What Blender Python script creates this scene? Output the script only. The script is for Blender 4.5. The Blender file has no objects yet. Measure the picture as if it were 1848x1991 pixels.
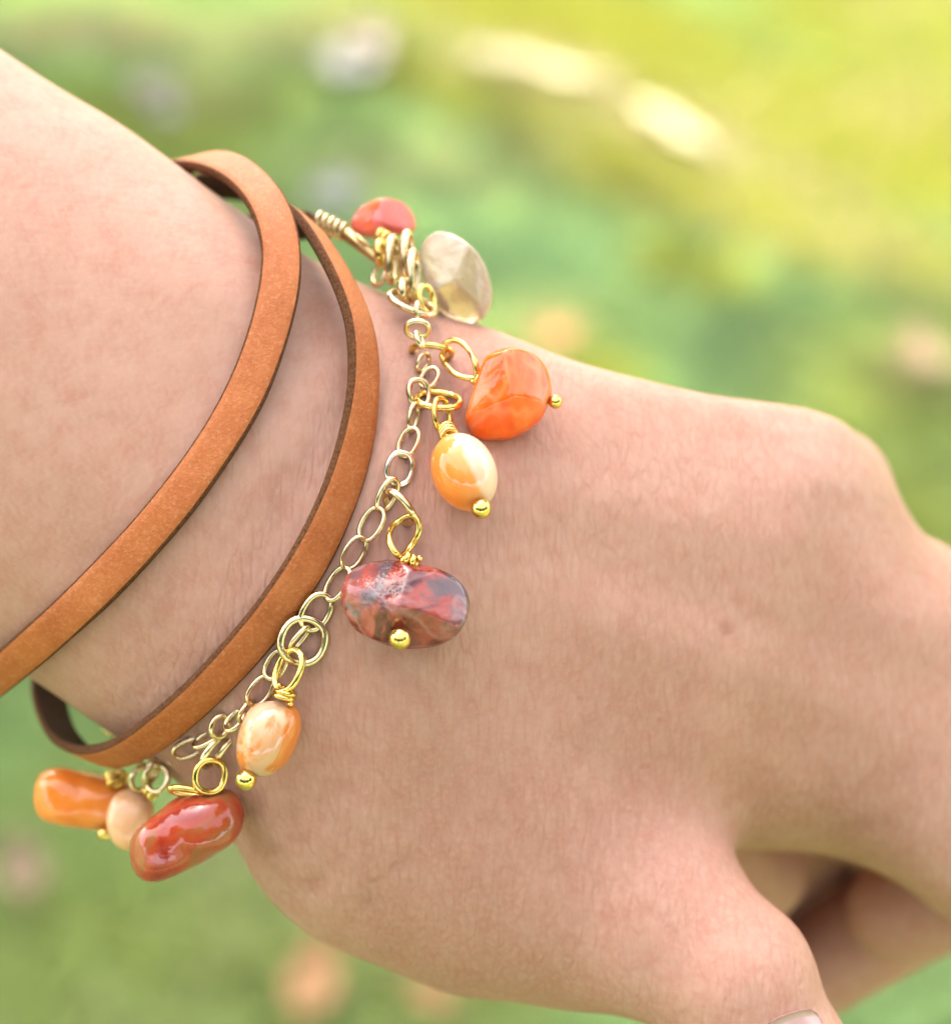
import bpy, math, random
import numpy as np
from mathutils import Matrix, Vector
from mathutils.bvhtree import BVHTree

random.seed(7)
rng = np.random.default_rng(7)
scene = bpy.context.scene
COL = scene.collection
R = math.radians

# ------------------------------------------------------------------ camera, sky, sun, exposure
CAM_H, PITCH, D, S = 1.5, R(42), 180.0, 90.0 / 1848.0     # D: focus distance mm, S: mm per photo pixel at the focus distance
fwd = Vector((0, math.cos(PITCH), -math.sin(PITCH)))
upv = Vector((0, math.sin(PITCH), math.cos(PITCH)))
ROT = Matrix(((1, 0, 0), (0, upv.y, upv.z), (0, -fwd.y, -fwd.z))).transposed()   # columns right, up, back
CAMPOS = Vector((0, 0, CAM_H))
cam = bpy.data.cameras.new('camera'); camo = bpy.data.objects.new('camera', cam); COL.objects.link(camo)
camo.matrix_world = Matrix.Translation(CAMPOS) @ ROT.to_4x4()
cam.sensor_fit = 'VERTICAL'; cam.sensor_height = 24
cam.lens = 24 * D / (1991 * S)
cam.clip_start = 0.01; cam.clip_end = 500
cam.dof.use_dof = True; cam.dof.focus_distance = 0.180; cam.dof.aperture_fstop = cam.lens / 5.0
scene.camera = camo

SUN_EL, SUN_DIR = R(45), Vector((-0.5, 0.85, 0)).normalized()
world = bpy.data.worlds.new('World'); scene.world = world; world.use_nodes = True
wn = world.node_tree.nodes; wl = world.node_tree.links
bg = wn['Background']
sky = wn.new('ShaderNodeTexSky'); sky.sky_type = 'NISHITA'; sky.sun_disc = False
sky.sun_elevation = SUN_EL; sky.sun_rotation = math.atan2(SUN_DIR.x, SUN_DIR.y)
sky.air_density = 1.0; sky.dust_density = 3.0; sky.ozone_density = 0.7
hz = wn.new('ShaderNodeHueSaturation'); hz.inputs['Saturation'].default_value = 0.35      # thin bright haze whitens the sky
wl.new(sky.outputs[0], hz.inputs['Color']); wl.new(hz.outputs[0], bg.inputs[0]); bg.inputs[1].default_value = 0.15
sl = bpy.data.lights.new('sun', 'SUN'); sl.energy = 2.5; sl.angle = R(0.5); sl.color = (1, 0.88, 0.66)
so = bpy.data.objects.new('sun', sl); COL.objects.link(so)
sd = Vector((SUN_DIR.x * math.cos(SUN_EL), SUN_DIR.y * math.cos(SUN_EL), math.sin(SUN_EL)))
so.rotation_euler = sd.to_track_quat('Z', 'Y').to_euler(); so.location = (0, 0, 6)
scene.cycles.max_bounces = 7; scene.cycles.diffuse_bounces = 3; scene.cycles.glossy_bounces = 3; scene.cycles.transmission_bounces = 6
scene.cycles.caustics_reflective = False; scene.cycles.caustics_refractive = False
scene.view_settings.view_transform = 'Standard'; scene.view_settings.look = 'None'
scene.view_settings.gamma = 1; scene.view_settings.use_curve_mapping = False
scene.view_settings.exposure = 2.8

# ------------------------------------------------------------------ frames and helpers
# the hand and the bracelet are modelled in millimetres in a frame whose origin is the focus point (x right, y up, z to the viewer)
FRAME = Matrix.Translation(CAMPOS + fwd * (D / 1000)) @ ROT.to_4x4()

def P(px, py, z=0.0):
    k = S * (D - z) / D
    return np.array(((px - 924) * k, -(py - 995.5) * k, z), float)

def ground(px, py, h=0.0):
    d = ROT @ Vector(((px - 924) * S, -(py - 995.5) * S, -D))
    t = (CAM_H - h) / -d.z
    return CAMPOS + d * t

MW = {}          # world matrix of everything built so far, by name
def link_mesh(name, v, f, mats, parent=None, origin=None, smooth=True, midx=None, world_space=False):
    """v in mm in the hand frame (or metres in the world when world_space)"""
    v = np.asarray(v, float)
    if origin is None: origin = v.mean(0)
    origin = np.asarray(origin, float)
    k = 1.0 if world_space else 0.001
    me = bpy.data.meshes.new(name)
    me.from_pydata(((v - origin) * k).tolist(), [], [tuple(int(i) for i in q) for q in f])
    if not isinstance(mats, (list, tuple)): mats = [mats]
    for m in mats: me.materials.append(m)
    if midx is not None: me.polygons.foreach_set('material_index', np.asarray(midx, np.int32))
    if smooth: me.polygons.foreach_set('use_smooth', np.ones(len(me.polygons), bool))
    me.update()
    o = bpy.data.objects.new(name, me); COL.objects.link(o)
    base = Matrix.Identity(4) if world_space else FRAME
    mw = base @ Matrix.Translation(Vector(origin * k))
    MW[o.name] = mw
    if parent is not None:
        o.parent = parent; o.matrix_basis = MW[parent.name].inverted() @ mw
    else:
        o.matrix_basis = mw
    return o

def tag(o, label=None, cat=None, group=None, kind=None):
    if label: o['label'] = label
    if cat: o['category'] = cat
    if group: o['group'] = group
    if kind: o['kind'] = kind
    return o

def empty(name, p):
    o = bpy.data.objects.new(name, None); COL.objects.link(o)
    o.empty_display_size = 0.003
    mw = FRAME @ Matrix.Translation(Vector(np.asarray(p) * 0.001))
    MW[o.name] = mw; o.matrix_basis = mw
    return o

def spline(pts, n, closed=False):
    """centripetal-ish Catmull-Rom through pts, n samples, even in arc length"""
    p = np.asarray(pts, float)
    if closed: q = np.vstack([p[-1], p, p[0], p[1]])
    else: q = np.vstack([2 * p[0] - p[1], p, 2 * p[-1] - p[-2]])
    out = []
    for i in range(1, len(q) - 2):
        t = np.linspace(0, 1, 24, endpoint=False)[:, None]
        a, b, c, d = q[i - 1], q[i], q[i + 1], q[i + 2]
        out.append(0.5 * (2 * b + (c - a) * t + (2 * a - 5 * b + 4 * c - d) * t ** 2 + (-a + 3 * b - 3 * c + d) * t ** 3))
    out = np.vstack(out + [q[-2][None] if not closed else p[:1]])
    L = np.concatenate([[0], np.cumsum(np.linalg.norm(np.diff(out, axis=0), axis=1))])
    s = np.linspace(0, L[-1], n, endpoint=not closed)
    return np.stack([np.interp(s, L, out[:, k]) for k in range(p.shape[1])], 1)

def tube(path, r, sides=10, closed=False, flat=None):
    p = np.asarray(path, float); n = len(p)
    t = np.roll(p, -1, 0) - np.roll(p, 1, 0)
    if not closed: t[0] = p[1] - p[0]; t[-1] = p[-1] - p[-2]
    t /= np.linalg.norm(t, axis=1)[:, None] + 1e-9
    a = np.cross(t[0], (0, 0, 1.0))
    if np.linalg.norm(a) < 1e-3: a = np.cross(t[0], (0, 1.0, 0))
    a /= np.linalg.norm(a)
    A = [a]
    for i in range(1, n):
        a = a - t[i] * a.dot(t[i]); a /= np.linalg.norm(a) + 1e-9; A.append(a)
    A = np.array(A)
    if closed:     # spread the closing twist
        a = A[-1] - t[0] * A[-1].dot(t[0]); a /= np.linalg.norm(a)
        tw = math.atan2(np.dot(np.cross(a, A[0]), t[0]), a.dot(A[0]))
        for i in range(n):
            w = tw * i / n; b = np.cross(t[i], A[i]); A[i] = A[i] * math.cos(w) + b * math.sin(w)
    B = np.cross(t, A)
    rr = np.broadcast_to(np.asarray(r, float), (n,))
    an = np.linspace(0, 2 * math.pi, sides, endpoint=False)
    v = (p[:, None] + rr[:, None, None] * (np.cos(an)[None, :, None] * A[:, None] + np.sin(an)[None, :, None] * B[:, None])).reshape(-1, 3)
    f = []
    for i in range(n if closed else n - 1):
        j = (i + 1) % n
        for k in range(sides):
            l = (k + 1) % sides
            f.append((i * sides + k, i * sides + l, j * sides + l, j * sides + k))
    if not closed:
        f.append(tuple(range(sides - 1, -1, -1))); f.append(tuple((n - 1) * sides + k for k in range(sides)))
    return v, f

def merge(parts):
    V, F, o = [], [], 0
    for v, f in parts:
        V.append(v); F += [tuple(i + o for i in q) for q in f]; o += len(v)
    return np.vstack(V), F

# ------------------------------------------------------------------ materials
def mat(name):
    m = bpy.data.materials.new(name); m.use_nodes = True
    nt = m.node_tree
    return m, nt, nt.nodes['Principled BSDF']

class N:
    def __init__(s, nt): s.nt = nt
    def __call__(s, typ, ins=None, **kw):
        n = s.nt.nodes.new(typ)
        for k, v in kw.items(): setattr(n, k, v)
        for k, v in (ins or {}).items(): s.set(n, k, v)
        return n
    def set(s, n, k, v):
        if isinstance(v, bpy.types.NodeSocket): s.nt.links.new(v, n.inputs[k])
        else: n.inputs[k].default_value = v
    def ramp(s, fac, stops, interp='LINEAR'):
        n = s.nt.nodes.new('ShaderNodeValToRGB'); s.nt.links.new(fac, n.inputs[0])
        e = n.color_ramp.elements; n.color_ramp.interpolation = interp
        while len(e) < len(stops): e.new(0.5)
        for x, (p, c) in zip(e, stops):
            x.position = p; x.color = (*c, 1) if len(c) == 3 else (c[0],) * 3 + (1,)
        return n.outputs[0]
    def mixc(s, fac, a, b, mode='MIX'):
        n = s.nt.nodes.new('ShaderNodeMix'); n.data_type = 'RGBA'; n.blend_type = mode
        for k, v in ((0, fac), (6, a), (7, b)):
            if isinstance(v, bpy.types.NodeSocket): s.nt.links.new(v, n.inputs[k])
            elif k == 0: n.inputs[0].default_value = v
            else: n.inputs[k].default_value = (*v, 1) if len(v) == 3 else v
        return n.outputs[2]
    def math(s, op, a, b=0.0, c=None):
        n = s.nt.nodes.new('ShaderNodeMath'); n.operation = op
        for k, v in enumerate((a, b) if c is None else (a, b, c)):
            if isinstance(v, bpy.types.NodeSocket): s.nt.links.new(v, n.inputs[k])
            else: n.inputs[k].default_value = v
        return n.outputs[0]
    def coords(s, scale=(1, 1, 1), rot=(0, 0, 0), loc=(0, 0, 0), warp=None):
        tc = s.nt.nodes.new('ShaderNodeTexCoord'); mp = s.nt.nodes.new('ShaderNodeMapping')
        v = tc.outputs['Object']
        s.nt.links.new(v, mp.inputs[0])
        mp.inputs[1].default_value = loc; mp.inputs[2].default_value = rot; mp.inputs[3].default_value = scale
        return mp.outputs[0]
    def noise(s, vec, scale, detail=3, rough=0.55, dist=0.0):
        n = s('ShaderNodeTexNoise', {'Vector': vec, 'Scale': scale, 'Detail': detail, 'Roughness': rough, 'Distortion': dist})
        return n.outputs[0]
    def bump(s, h, dist, strength=1.0, normal=None):
        n = s('ShaderNodeBump', {'Height': h, 'Distance': dist, 'Strength': strength})
        if normal is not None: s.nt.links.new(normal, n.inputs['Normal'])
        return n.outputs[0]

def skin_material():
    m, nt, b = mat('skin'); n = N(nt)
    c = n.coords()
    big = n.noise(c, 45, 4, 0.6)
    mid = n.noise(c, 420, 4, 0.65)
    col = n.ramp(big, [(0.30, (0.425, 0.212, 0.145)), (0.5, (0.490, 0.258, 0.181)), (0.70, (0.530, 0.293, 0.214))])
    red = n.ramp(mid, [(0.44, (0, 0, 0)), (0.70, (1, 1, 1))])
    col = n.mixc(n.math('MULTIPLY', red, 0.48), col, (0.42, 0.158, 0.100))
    fine = n.noise(c, 1700, 3, 0.6)
    col = n.mixc(n.math('MULTIPLY', n.ramp(fine, [(0.45, (0, 0, 0)), (0.75, (1, 1, 1))]), 0.42), col, (0.55, 0.33, 0.225))
    # a small reddish mole on the back of the hand
    geo = n('ShaderNodeTexCoord').outputs['Object']
    mole = P(1386, 1206, -22) * 0.001
    dv = n('ShaderNodeVectorMath', {0: geo, 1: tuple(mole)}, operation='MULTIPLY_ADD'); dv.operation = 'SUBTRACT'
    sx = n('ShaderNodeSeparateXYZ', {0: dv.outputs[0]})
    rr = n.math('SQRT', n.math('ADD', n.math('POWER', sx.outputs[0], 2.0), n.math('POWER', sx.outputs[1], 2.0)))
    col = n.mixc(n.math('MULTIPLY', n.ramp(n.math('MULTIPLY', rr, 500.0), [(0.1, (1, 1, 1)), (0.6, (0, 0, 0))]), 0.45), col, (0.26, 0.075, 0.05))
    # skin lines: long shallow wrinkles across the back of the hand, a criss-cross net under them, little of it on the forearm
    sp = n('ShaderNodeSeparateXYZ', {0: geo})
    along = n.math('SUBTRACT', n.math('MULTIPLY', sp.outputs[0], 0.82), n.math('MULTIPLY', sp.outputs[1], 0.57))
    onhand = n('ShaderNodeMapRange', {0: along, 1: -0.030, 2: -0.006, 3: 0.10, 4: 1.0}).outputs[0]
    wob = n('ShaderNodeTexNoise', {'Vector': c, 'Scale': 500.0, 'Detail': 3.0}).outputs['Color']
    def creases(rot, stretch, scale, soft):
        mp = n('ShaderNodeMapping', {0: geo, 2: (0, 0, R(rot)), 3: (1, stretch, .6)}).outputs[0]
        wv = n('ShaderNodeVectorMath', {0: wob, 1: (0.00035, 0.00035, 0.00035), 2: mp}, operation='MULTIPLY_ADD').outputs[0]
        d = n('ShaderNodeTexVoronoi', {'Vector': wv, 'Scale': scale}, feature='DISTANCE_TO_EDGE').outputs['Distance']
        return n.ramp(d, [(0.0, (0, 0, 0)), (soft, (1, 1, 1))], 'EASE')
    k1 = creases(-4, .24, 1050, .24)          # across the back of the hand
    k2 = creases(38, .28, 1000, .24)          # slanting, towards the thumb
    k3 = creases(68, .32, 1100, .26)           # fine net
    low = n('ShaderNodeMapRange', {0: n.math('ADD', n.math('MULTIPLY', sp.outputs[1], 1.0), n.math('MULTIPLY', sp.outputs[0], -0.35)), 1: -0.006, 2: -0.030, 3: 0.12, 4: 0.95}).outputs[0]
    amp = n.ramp(n.noise(c, 110, 3), [(0.35, (.35,)), (0.62, (1.0,))])
    l12 = n.mixc(low, k1, k2)
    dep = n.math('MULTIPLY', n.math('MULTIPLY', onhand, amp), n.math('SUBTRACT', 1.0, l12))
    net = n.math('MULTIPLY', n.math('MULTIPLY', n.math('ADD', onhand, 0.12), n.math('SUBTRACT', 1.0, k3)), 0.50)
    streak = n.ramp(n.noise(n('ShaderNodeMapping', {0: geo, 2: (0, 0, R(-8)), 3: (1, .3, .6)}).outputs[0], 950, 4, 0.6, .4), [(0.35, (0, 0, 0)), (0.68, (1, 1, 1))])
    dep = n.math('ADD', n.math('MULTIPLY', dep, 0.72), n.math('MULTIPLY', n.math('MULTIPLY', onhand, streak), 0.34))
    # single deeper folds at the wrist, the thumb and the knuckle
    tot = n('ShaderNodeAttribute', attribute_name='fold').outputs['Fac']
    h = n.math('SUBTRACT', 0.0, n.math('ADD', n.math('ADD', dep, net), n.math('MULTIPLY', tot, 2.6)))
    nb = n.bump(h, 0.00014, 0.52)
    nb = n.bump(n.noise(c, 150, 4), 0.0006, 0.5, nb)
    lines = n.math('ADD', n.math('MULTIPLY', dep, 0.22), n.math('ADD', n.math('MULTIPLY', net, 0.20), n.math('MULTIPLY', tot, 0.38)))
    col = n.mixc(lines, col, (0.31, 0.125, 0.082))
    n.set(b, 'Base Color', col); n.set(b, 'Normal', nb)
    b.inputs['Roughness'].default_value = 0.58
    b.inputs['Specular IOR Level'].default_value = 0.24
    b.inputs['Subsurface Weight'].default_value = 0.22
    b.inputs['Subsurface Radius'].default_value = (1.0, 0.36, 0.2)
    b.inputs['Subsurface Scale'].default_value = 0.0022
    return m

def nail_material():
    m, nt, b = mat('nail'); b.inputs['Base Color'].default_value = (0.50, 0.29, 0.26, 1)
    b.inputs['Roughness'].default_value = 0.22; b.inputs['Coat Weight'].default_value = 0.4
    return m

def leather_material():
    m, nt, b = mat('tan leather'); n = N(nt); c = n.coords()
    g = n.noise(c, 260, 5, 0.65); f = n.noise(c, 2600, 4, 0.7)
    col = n.ramp(g, [(0.3, (0.36, 0.086, 0.014)), (0.55, (0.42, 0.113, 0.023)), (0.75, (0.475, 0.143, 0.037))])
    col = n.mixc(n.math('MULTIPLY', n.ramp(f, [(0.5, (0, 0, 0)), (0.72, (1, 1, 1))]), 0.55), col, (0.56, 0.24, 0.10))
    col = n.mixc(n.math('MULTIPLY', n.ramp(f, [(0.28, (1, 1, 1)), (0.45, (0, 0, 0))]), 0.30), col, (0.22, 0.062, 0.013))
    vo = n('ShaderNodeTexVoronoi', {'Vector': c, 'Scale': 3200.0}, feature='DISTANCE_TO_EDGE').outputs['Distance']
    h = n.math('ADD', n.math('MULTIPLY', f, 0.8), n.math('MULTIPLY', vo, 0.8))
    n.set(b, 'Base Color', col); n.set(b, 'Normal', n.bump(h, 0.00010, 0.7))
    b.inputs['Roughness'].default_value = 0.55; b.inputs['Specular IOR Level'].default_value = 0.35
    return m

def suede_material(name, c0, c1):
    m, nt, b = mat(name); n = N(nt); c = n.coords()
    f = n.noise(c, 3200, 4, 0.75)
    n.set(b, 'Base Color', n.ramp(f, [(0.3, c0), (0.7, c1)])); n.set(b, 'Normal', n.bump(f, 0.00025, 1.0))
    b.inputs['Roughness'].default_value = 0.95; b.inputs['Specular IOR Level'].default_value = 0.1
    b.inputs['Sheen Weight'].default_value = 0.04; b.inputs['Sheen Tint'].default_value = (0.6, 0.4, 0.25, 1)
    return m

def metal(name, col, rough):
    m, nt, b = mat(name); n = N(nt); c = n.coords()
    b.inputs['Metallic'].default_value = 1
    f = n.noise(c, 900, 3)
    dk = tuple(x * 0.8 for x in col)
    n.set(b, 'Base Color', n.ramp(f, [(0.35, dk), (0.6, col)]))
    n.set(b, 'Roughness', n.ramp(f, [(0.3, (rough * 0.7,)), (0.7, (rough * 1.4,))]))
    n.set(b, 'Normal', n.bump(n.noise(c, 1400, 2), 0.00005, 0.4))
    return m

def stone_material(name, stops, scale=220, dist=1.5, stretch=(1, 1, 1), rot=(0, 0, 0), spots=None, trans=0.0, sss=0.5, rough=0.12, bump=0.00015, loc=(0, 0, 0), veins=None, grad=None):
    m, nt, b = mat(name); n = N(nt)
    c = n.coords(stretch, rot, loc)
    f = n.noise(c, scale, 5, 0.55, dist)
    if grad:      # two colours that meet along a wavering line through the stone
        g = n('ShaderNodeVectorMath', {0: n.coords(), 1: (grad[0], grad[1], 0)}, operation='DOT_PRODUCT').outputs['Value']
        f = n.math('ADD', n.math('MULTIPLY', n.math('SUBTRACT', f, 0.5), grad[2]), n.math('ADD', g, 0.5))
    col = n.ramp(f, stops)
    c0 = n.coords()
    if spots:
        sc, thr, sc_col, amt = spots
        q = n.noise(n.coords((1, 1, 1), (0, 0, 0), (0.013, 0.021, 0.005)), sc, 4, 0.6, 0.8)
        col = n.mixc(n.math('MULTIPLY', n.ramp(q, [(thr, (0, 0, 0)), (thr + 0.07, (1, 1, 1))]), amt), col, sc_col)
    if veins:
        vs, vc, va = veins
        q = n.noise(n.coords(stretch, rot, (0.03, 0.01, 0.02)), vs, 3, 0.5, 0.6)
        l = n.ramp(n.math('ABSOLUTE', n.math('SUBTRACT', q, 0.5)), [(0.0, (1, 1, 1)), (0.035, (0, 0, 0))])
        col = n.mixc(n.math('MULTIPLY', l, va), col, vc)
    n.set(b, 'Base Color', col)
    nb = n.bump(n.noise(c0, 420, 3), bump, 0.8)
    nb = n.bump(f, bump * 0.6, 0.5, nb)
    n.set(b, 'Normal', nb)
    b.inputs['Roughness'].default_value = rough; b.inputs['IOR'].default_value = 1.54
    b.inputs['Transmission Weight'].default_value = trans
    b.inputs['Subsurface Weight'].default_value = sss
    b.inputs['Subsurface Radius'].default_value = (1.0, 0.5, 0.25); b.inputs['Subsurface Scale'].default_value = 0.003
    b.inputs['Coat Weight'].default_value = 0.15; b.inputs['Coat Roughness'].default_value = 0.05
    return m

M = {}
M['nail'] = nail_material(); M['leather'] = leather_material()
M['edge'] = suede_material('raw leather edge', (0.050, 0.020, 0.009), (0.21, 0.085, 0.036))
M['suede'] = suede_material('brown suede underside', (0.022, 0.010, 0.005), (0.075, 0.036, 0.016))
M['gold'] = metal('yellow gold wire', (0.86, 0.60, 0.17), 0.17)
M['pale'] = metal('pale gold chain', (0.80, 0.63, 0.36), 0.22)
M['silver'] = metal('bright worn link', (0.90, 0.83, 0.72), 0.2)
M['dark'] = metal('antique gold clasp', (0.50, 0.34, 0.14), 0.3)

# ------------------------------------------------------------------ large structure: lawn
def lawn_material():
    m, nt, b = mat('lawn soil'); n = N(nt)
    c = n.coords()
    a = n.noise(c, 2.2, 5, 0.6); d = n.noise(c, 14, 4, 0.6)
    col = n.ramp(a, [(0.3, (0.11, 0.17, 0.05)), (0.5, (0.15, 0.21, 0.07)), (0.7, (0.21, 0.23, 0.085))])
    col = n.mixc(n.math('MULTIPLY', n.ramp(d, [(0.45, (0, 0, 0)), (0.65, (1, 1, 1))]), 0.35), col, (0.20, 0.17, 0.085))
    n.set(b, 'Base Color', col); n.set(b, 'Normal', n.bump(d, 0.02, 0.6))
    b.inputs['Roughness'].default_value = 0.95
    return m

gx, gy = np.meshgrid(np.linspace(-1, 1, 81), np.linspace(-1, 1, 81), indexing='ij')
gx = np.sign(gx) * np.abs(gx) ** 2 * 120; gy = np.sign(gy) * np.abs(gy) ** 2 * 120
def ground_z(x, y): return 0.012 * np.sin(x * 1.7 + 0.4) * np.cos(y * 1.3) - 0.012
gv = np.stack([gx.ravel(), gy.ravel(), ground_z(gx, gy).ravel()], 1)
gf = [(i * 81 + j, (i + 1) * 81 + j, (i + 1) * 81 + j + 1, i * 81 + j + 1) for i in range(80) for j in range(80)]
lawn = link_mesh('lawn_ground', gv, gf, lawn_material(), origin=(0, 0, 0), world_space=True)
tag(lawn, kind='structure')

def vnoise(x, y, s, seed):
    """smooth value noise"""
    r = np.random.default_rng(seed).random((256, 256))
    X, Y = x * s + 128.3, y * s + 128.7
    i, j = np.floor(X).astype(int), np.floor(Y).astype(int); u, w = X - i, Y - j
    u, w = u * u * (3 - 2 * u), w * w * (3 - 2 * w)
    g = lambda a, b: r[a % 256, b % 256]
    return (g(i, j) * (1 - u) + g(i + 1, j) * u) * (1 - w) + (g(i, j + 1) * (1 - u) + g(i + 1, j + 1) * u) * w

# pale dry thatch, yellow-green clumps, and sunlight painted as yellow into the lit turf: (x, y, long, short, turn, dryness, yellowness)
PATCH = []
for px, py, a, b_, dry, yel in [(1060, 135, .15, .07, 1.0, 0), (930, 110, .09, .06, .7, 0), (1310, 250, .12, .06, .9, 0), (180, 75, .20, .08, .75, 0), (620, 60, .12, .10, .5, 0),
                            (860, 55, .07, .08, .3, 0), (1480, 330, .16, .06, .5, .3), (1700, 480, .22, .10, .3, .6), (1160, 725, .06, .05, 0, .9), (1340, 520, .09, .06, 0, .8), (1060, 640, .05, .05, .6, .2),
                            (1000, 215, .3, .06, .1, .8), (1450, 400, .35, .09, .2, .9), (1250, 190, .3, .08, .25, .9), (1650, 250, .3, .2, .05, .9), (1100, 40, .35, .15, .05, .9), (1800, 60, .3, .2, 0, .8), (420, 900, .1, .1, 0, .4), (900, 1960, .10, .05, .1, .5), (1780, 700, .06, .08, .55, 0), (1700, 120, .3, .16, 0, .5), (140, 1620, .1, .1, 0, .3), (520, 80, .1, .06, .6, 0)]:
    g = ground(px, py); PATCH.append((g.x, g.y, a, b_, -0.5 if px > 900 else 0.0, dry, yel))

def grass():
    n1, n2 = 210000, 40000
    x = np.concatenate([rng.uniform(-1.35, 1.35, n1), rng.uniform(-4, 4, n2)])
    y = np.concatenate([rng.uniform(0.55, 3.7, n1), rng.uniform(-1.5, 7, n2)])
    n = n1 + n2
    h = rng.uniform(0.016, 0.042, n); wd = rng.uniform(0.0035, 0.006, n)
    a = rng.uniform(0, 2 * math.pi, n); lean = rng.uniform(0.6, 1.7, n) * h; la = rng.uniform(0, 2 * math.pi, n)
    z = ground_z(x, y) - 0.003
    wx, wy = np.cos(a) * wd / 2, np.sin(a) * wd / 2
    lx, ly = np.cos(la) * lean, np.sin(la) * lean
    V = np.empty((n, 5, 3))
    V[:, 0] = np.stack([x - wx, y - wy, z], 1); V[:, 1] = np.stack([x + wx, y + wy, z], 1)
    V[:, 2] = np.stack([x - wx * .8 + lx * .35, y - wy * .8 + ly * .35, z + h * .6], 1); V[:, 3] = np.stack([x + wx * .8 + lx * .35, y + wy * .8 + ly * .35, z + h * .6], 1)
    V[:, 4] = np.stack([x + lx, y + ly, z + h], 1)
    me = bpy.data.meshes.new('grass')
    me.vertices.add(n * 5); me.vertices.foreach_set('co', V.ravel())
    base = (np.arange(n) * 5)[:, None]
    loops = (base + np.array([0, 1, 3, 2, 2, 3, 4])[None]).ravel().astype(np.int32)
    me.loops.add(len(loops)); me.loops.foreach_set('vertex_index', loops)
    st = ((np.arange(n) * 7)[:, None] + np.array([0, 4])[None]).ravel().astype(np.int32)
    me.polygons.add(2 * n); me.polygons.foreach_set('loop_start', st)
    me.update(calc_edges=True); me.validate()
    dry = 0.35 * np.clip((vnoise(x, y, 5.5, 3) - 0.62) * 4, 0, 1); yel = np.clip((vnoise(x, y, 3.3, 5) - 0.45) * 2.2, 0, 1) * 0.55
    blu = np.clip((vnoise(x, y, 4.7, 9) - 0.5) * 3, 0, 1)
    for cx, cy, la_, sa, tr, d_, y_ in PATCH:
        dx, dy = x - cx, y - cy
        ex, ey = dx * math.cos(tr) + dy * math.sin(tr), -dx * math.sin(tr) + dy * math.cos(tr)
        w = np.clip(1.6 - ((ex / la_) ** 2 + (ey / sa) ** 2), 0, 1)
        dry = np.maximum(dry, w * d_); yel = np.maximum(yel, w * y_)
    isdry = rng.random(n) < dry
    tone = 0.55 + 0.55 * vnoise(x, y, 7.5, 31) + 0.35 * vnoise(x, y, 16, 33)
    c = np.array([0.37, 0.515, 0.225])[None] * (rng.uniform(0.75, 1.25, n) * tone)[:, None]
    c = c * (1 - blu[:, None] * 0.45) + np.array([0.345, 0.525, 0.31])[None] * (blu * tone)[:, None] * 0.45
    c = c * (1 - yel[:, None]) + np.array([0.42, 0.40, 0.06])[None] * yel[:, None]
    c[isdry] = np.array([0.55, 0.46, 0.29])[None] * rng.uniform(0.8, 1.15, isdry.sum())[:, None]
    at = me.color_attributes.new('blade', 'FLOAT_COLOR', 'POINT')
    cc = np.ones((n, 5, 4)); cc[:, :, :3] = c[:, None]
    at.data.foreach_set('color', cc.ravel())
    m = bpy.data.materials.new('grass blade'); m.use_nodes = True; nt = m.node_tree; nn = N(nt)
    nt.nodes.remove(nt.nodes['Principled BSDF'])
    ca = nn('ShaderNodeAttribute', attribute_name='blade').outputs['Color']
    df = nn('ShaderNodeBsdfDiffuse', {'Color': ca}); tr = nn('ShaderNodeBsdfTranslucent', {'Color': nn.mixc(0.5, ca, (0.36, 0.42, 0.05))})
    mx = nn('ShaderNodeMixShader', {0: 0.42, 1: df.outputs[0], 2: tr.outputs[0]})
    nt.links.new(mx.outputs[0], nt.nodes['Material Output'].inputs[0])
    me.materials.append(m)
    o = bpy.data.objects.new('grass', me); COL.objects.link(o)
    tag(o, 'short green and yellowing lawn grass below the hand', 'grass', kind='stuff')
grass()

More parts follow.
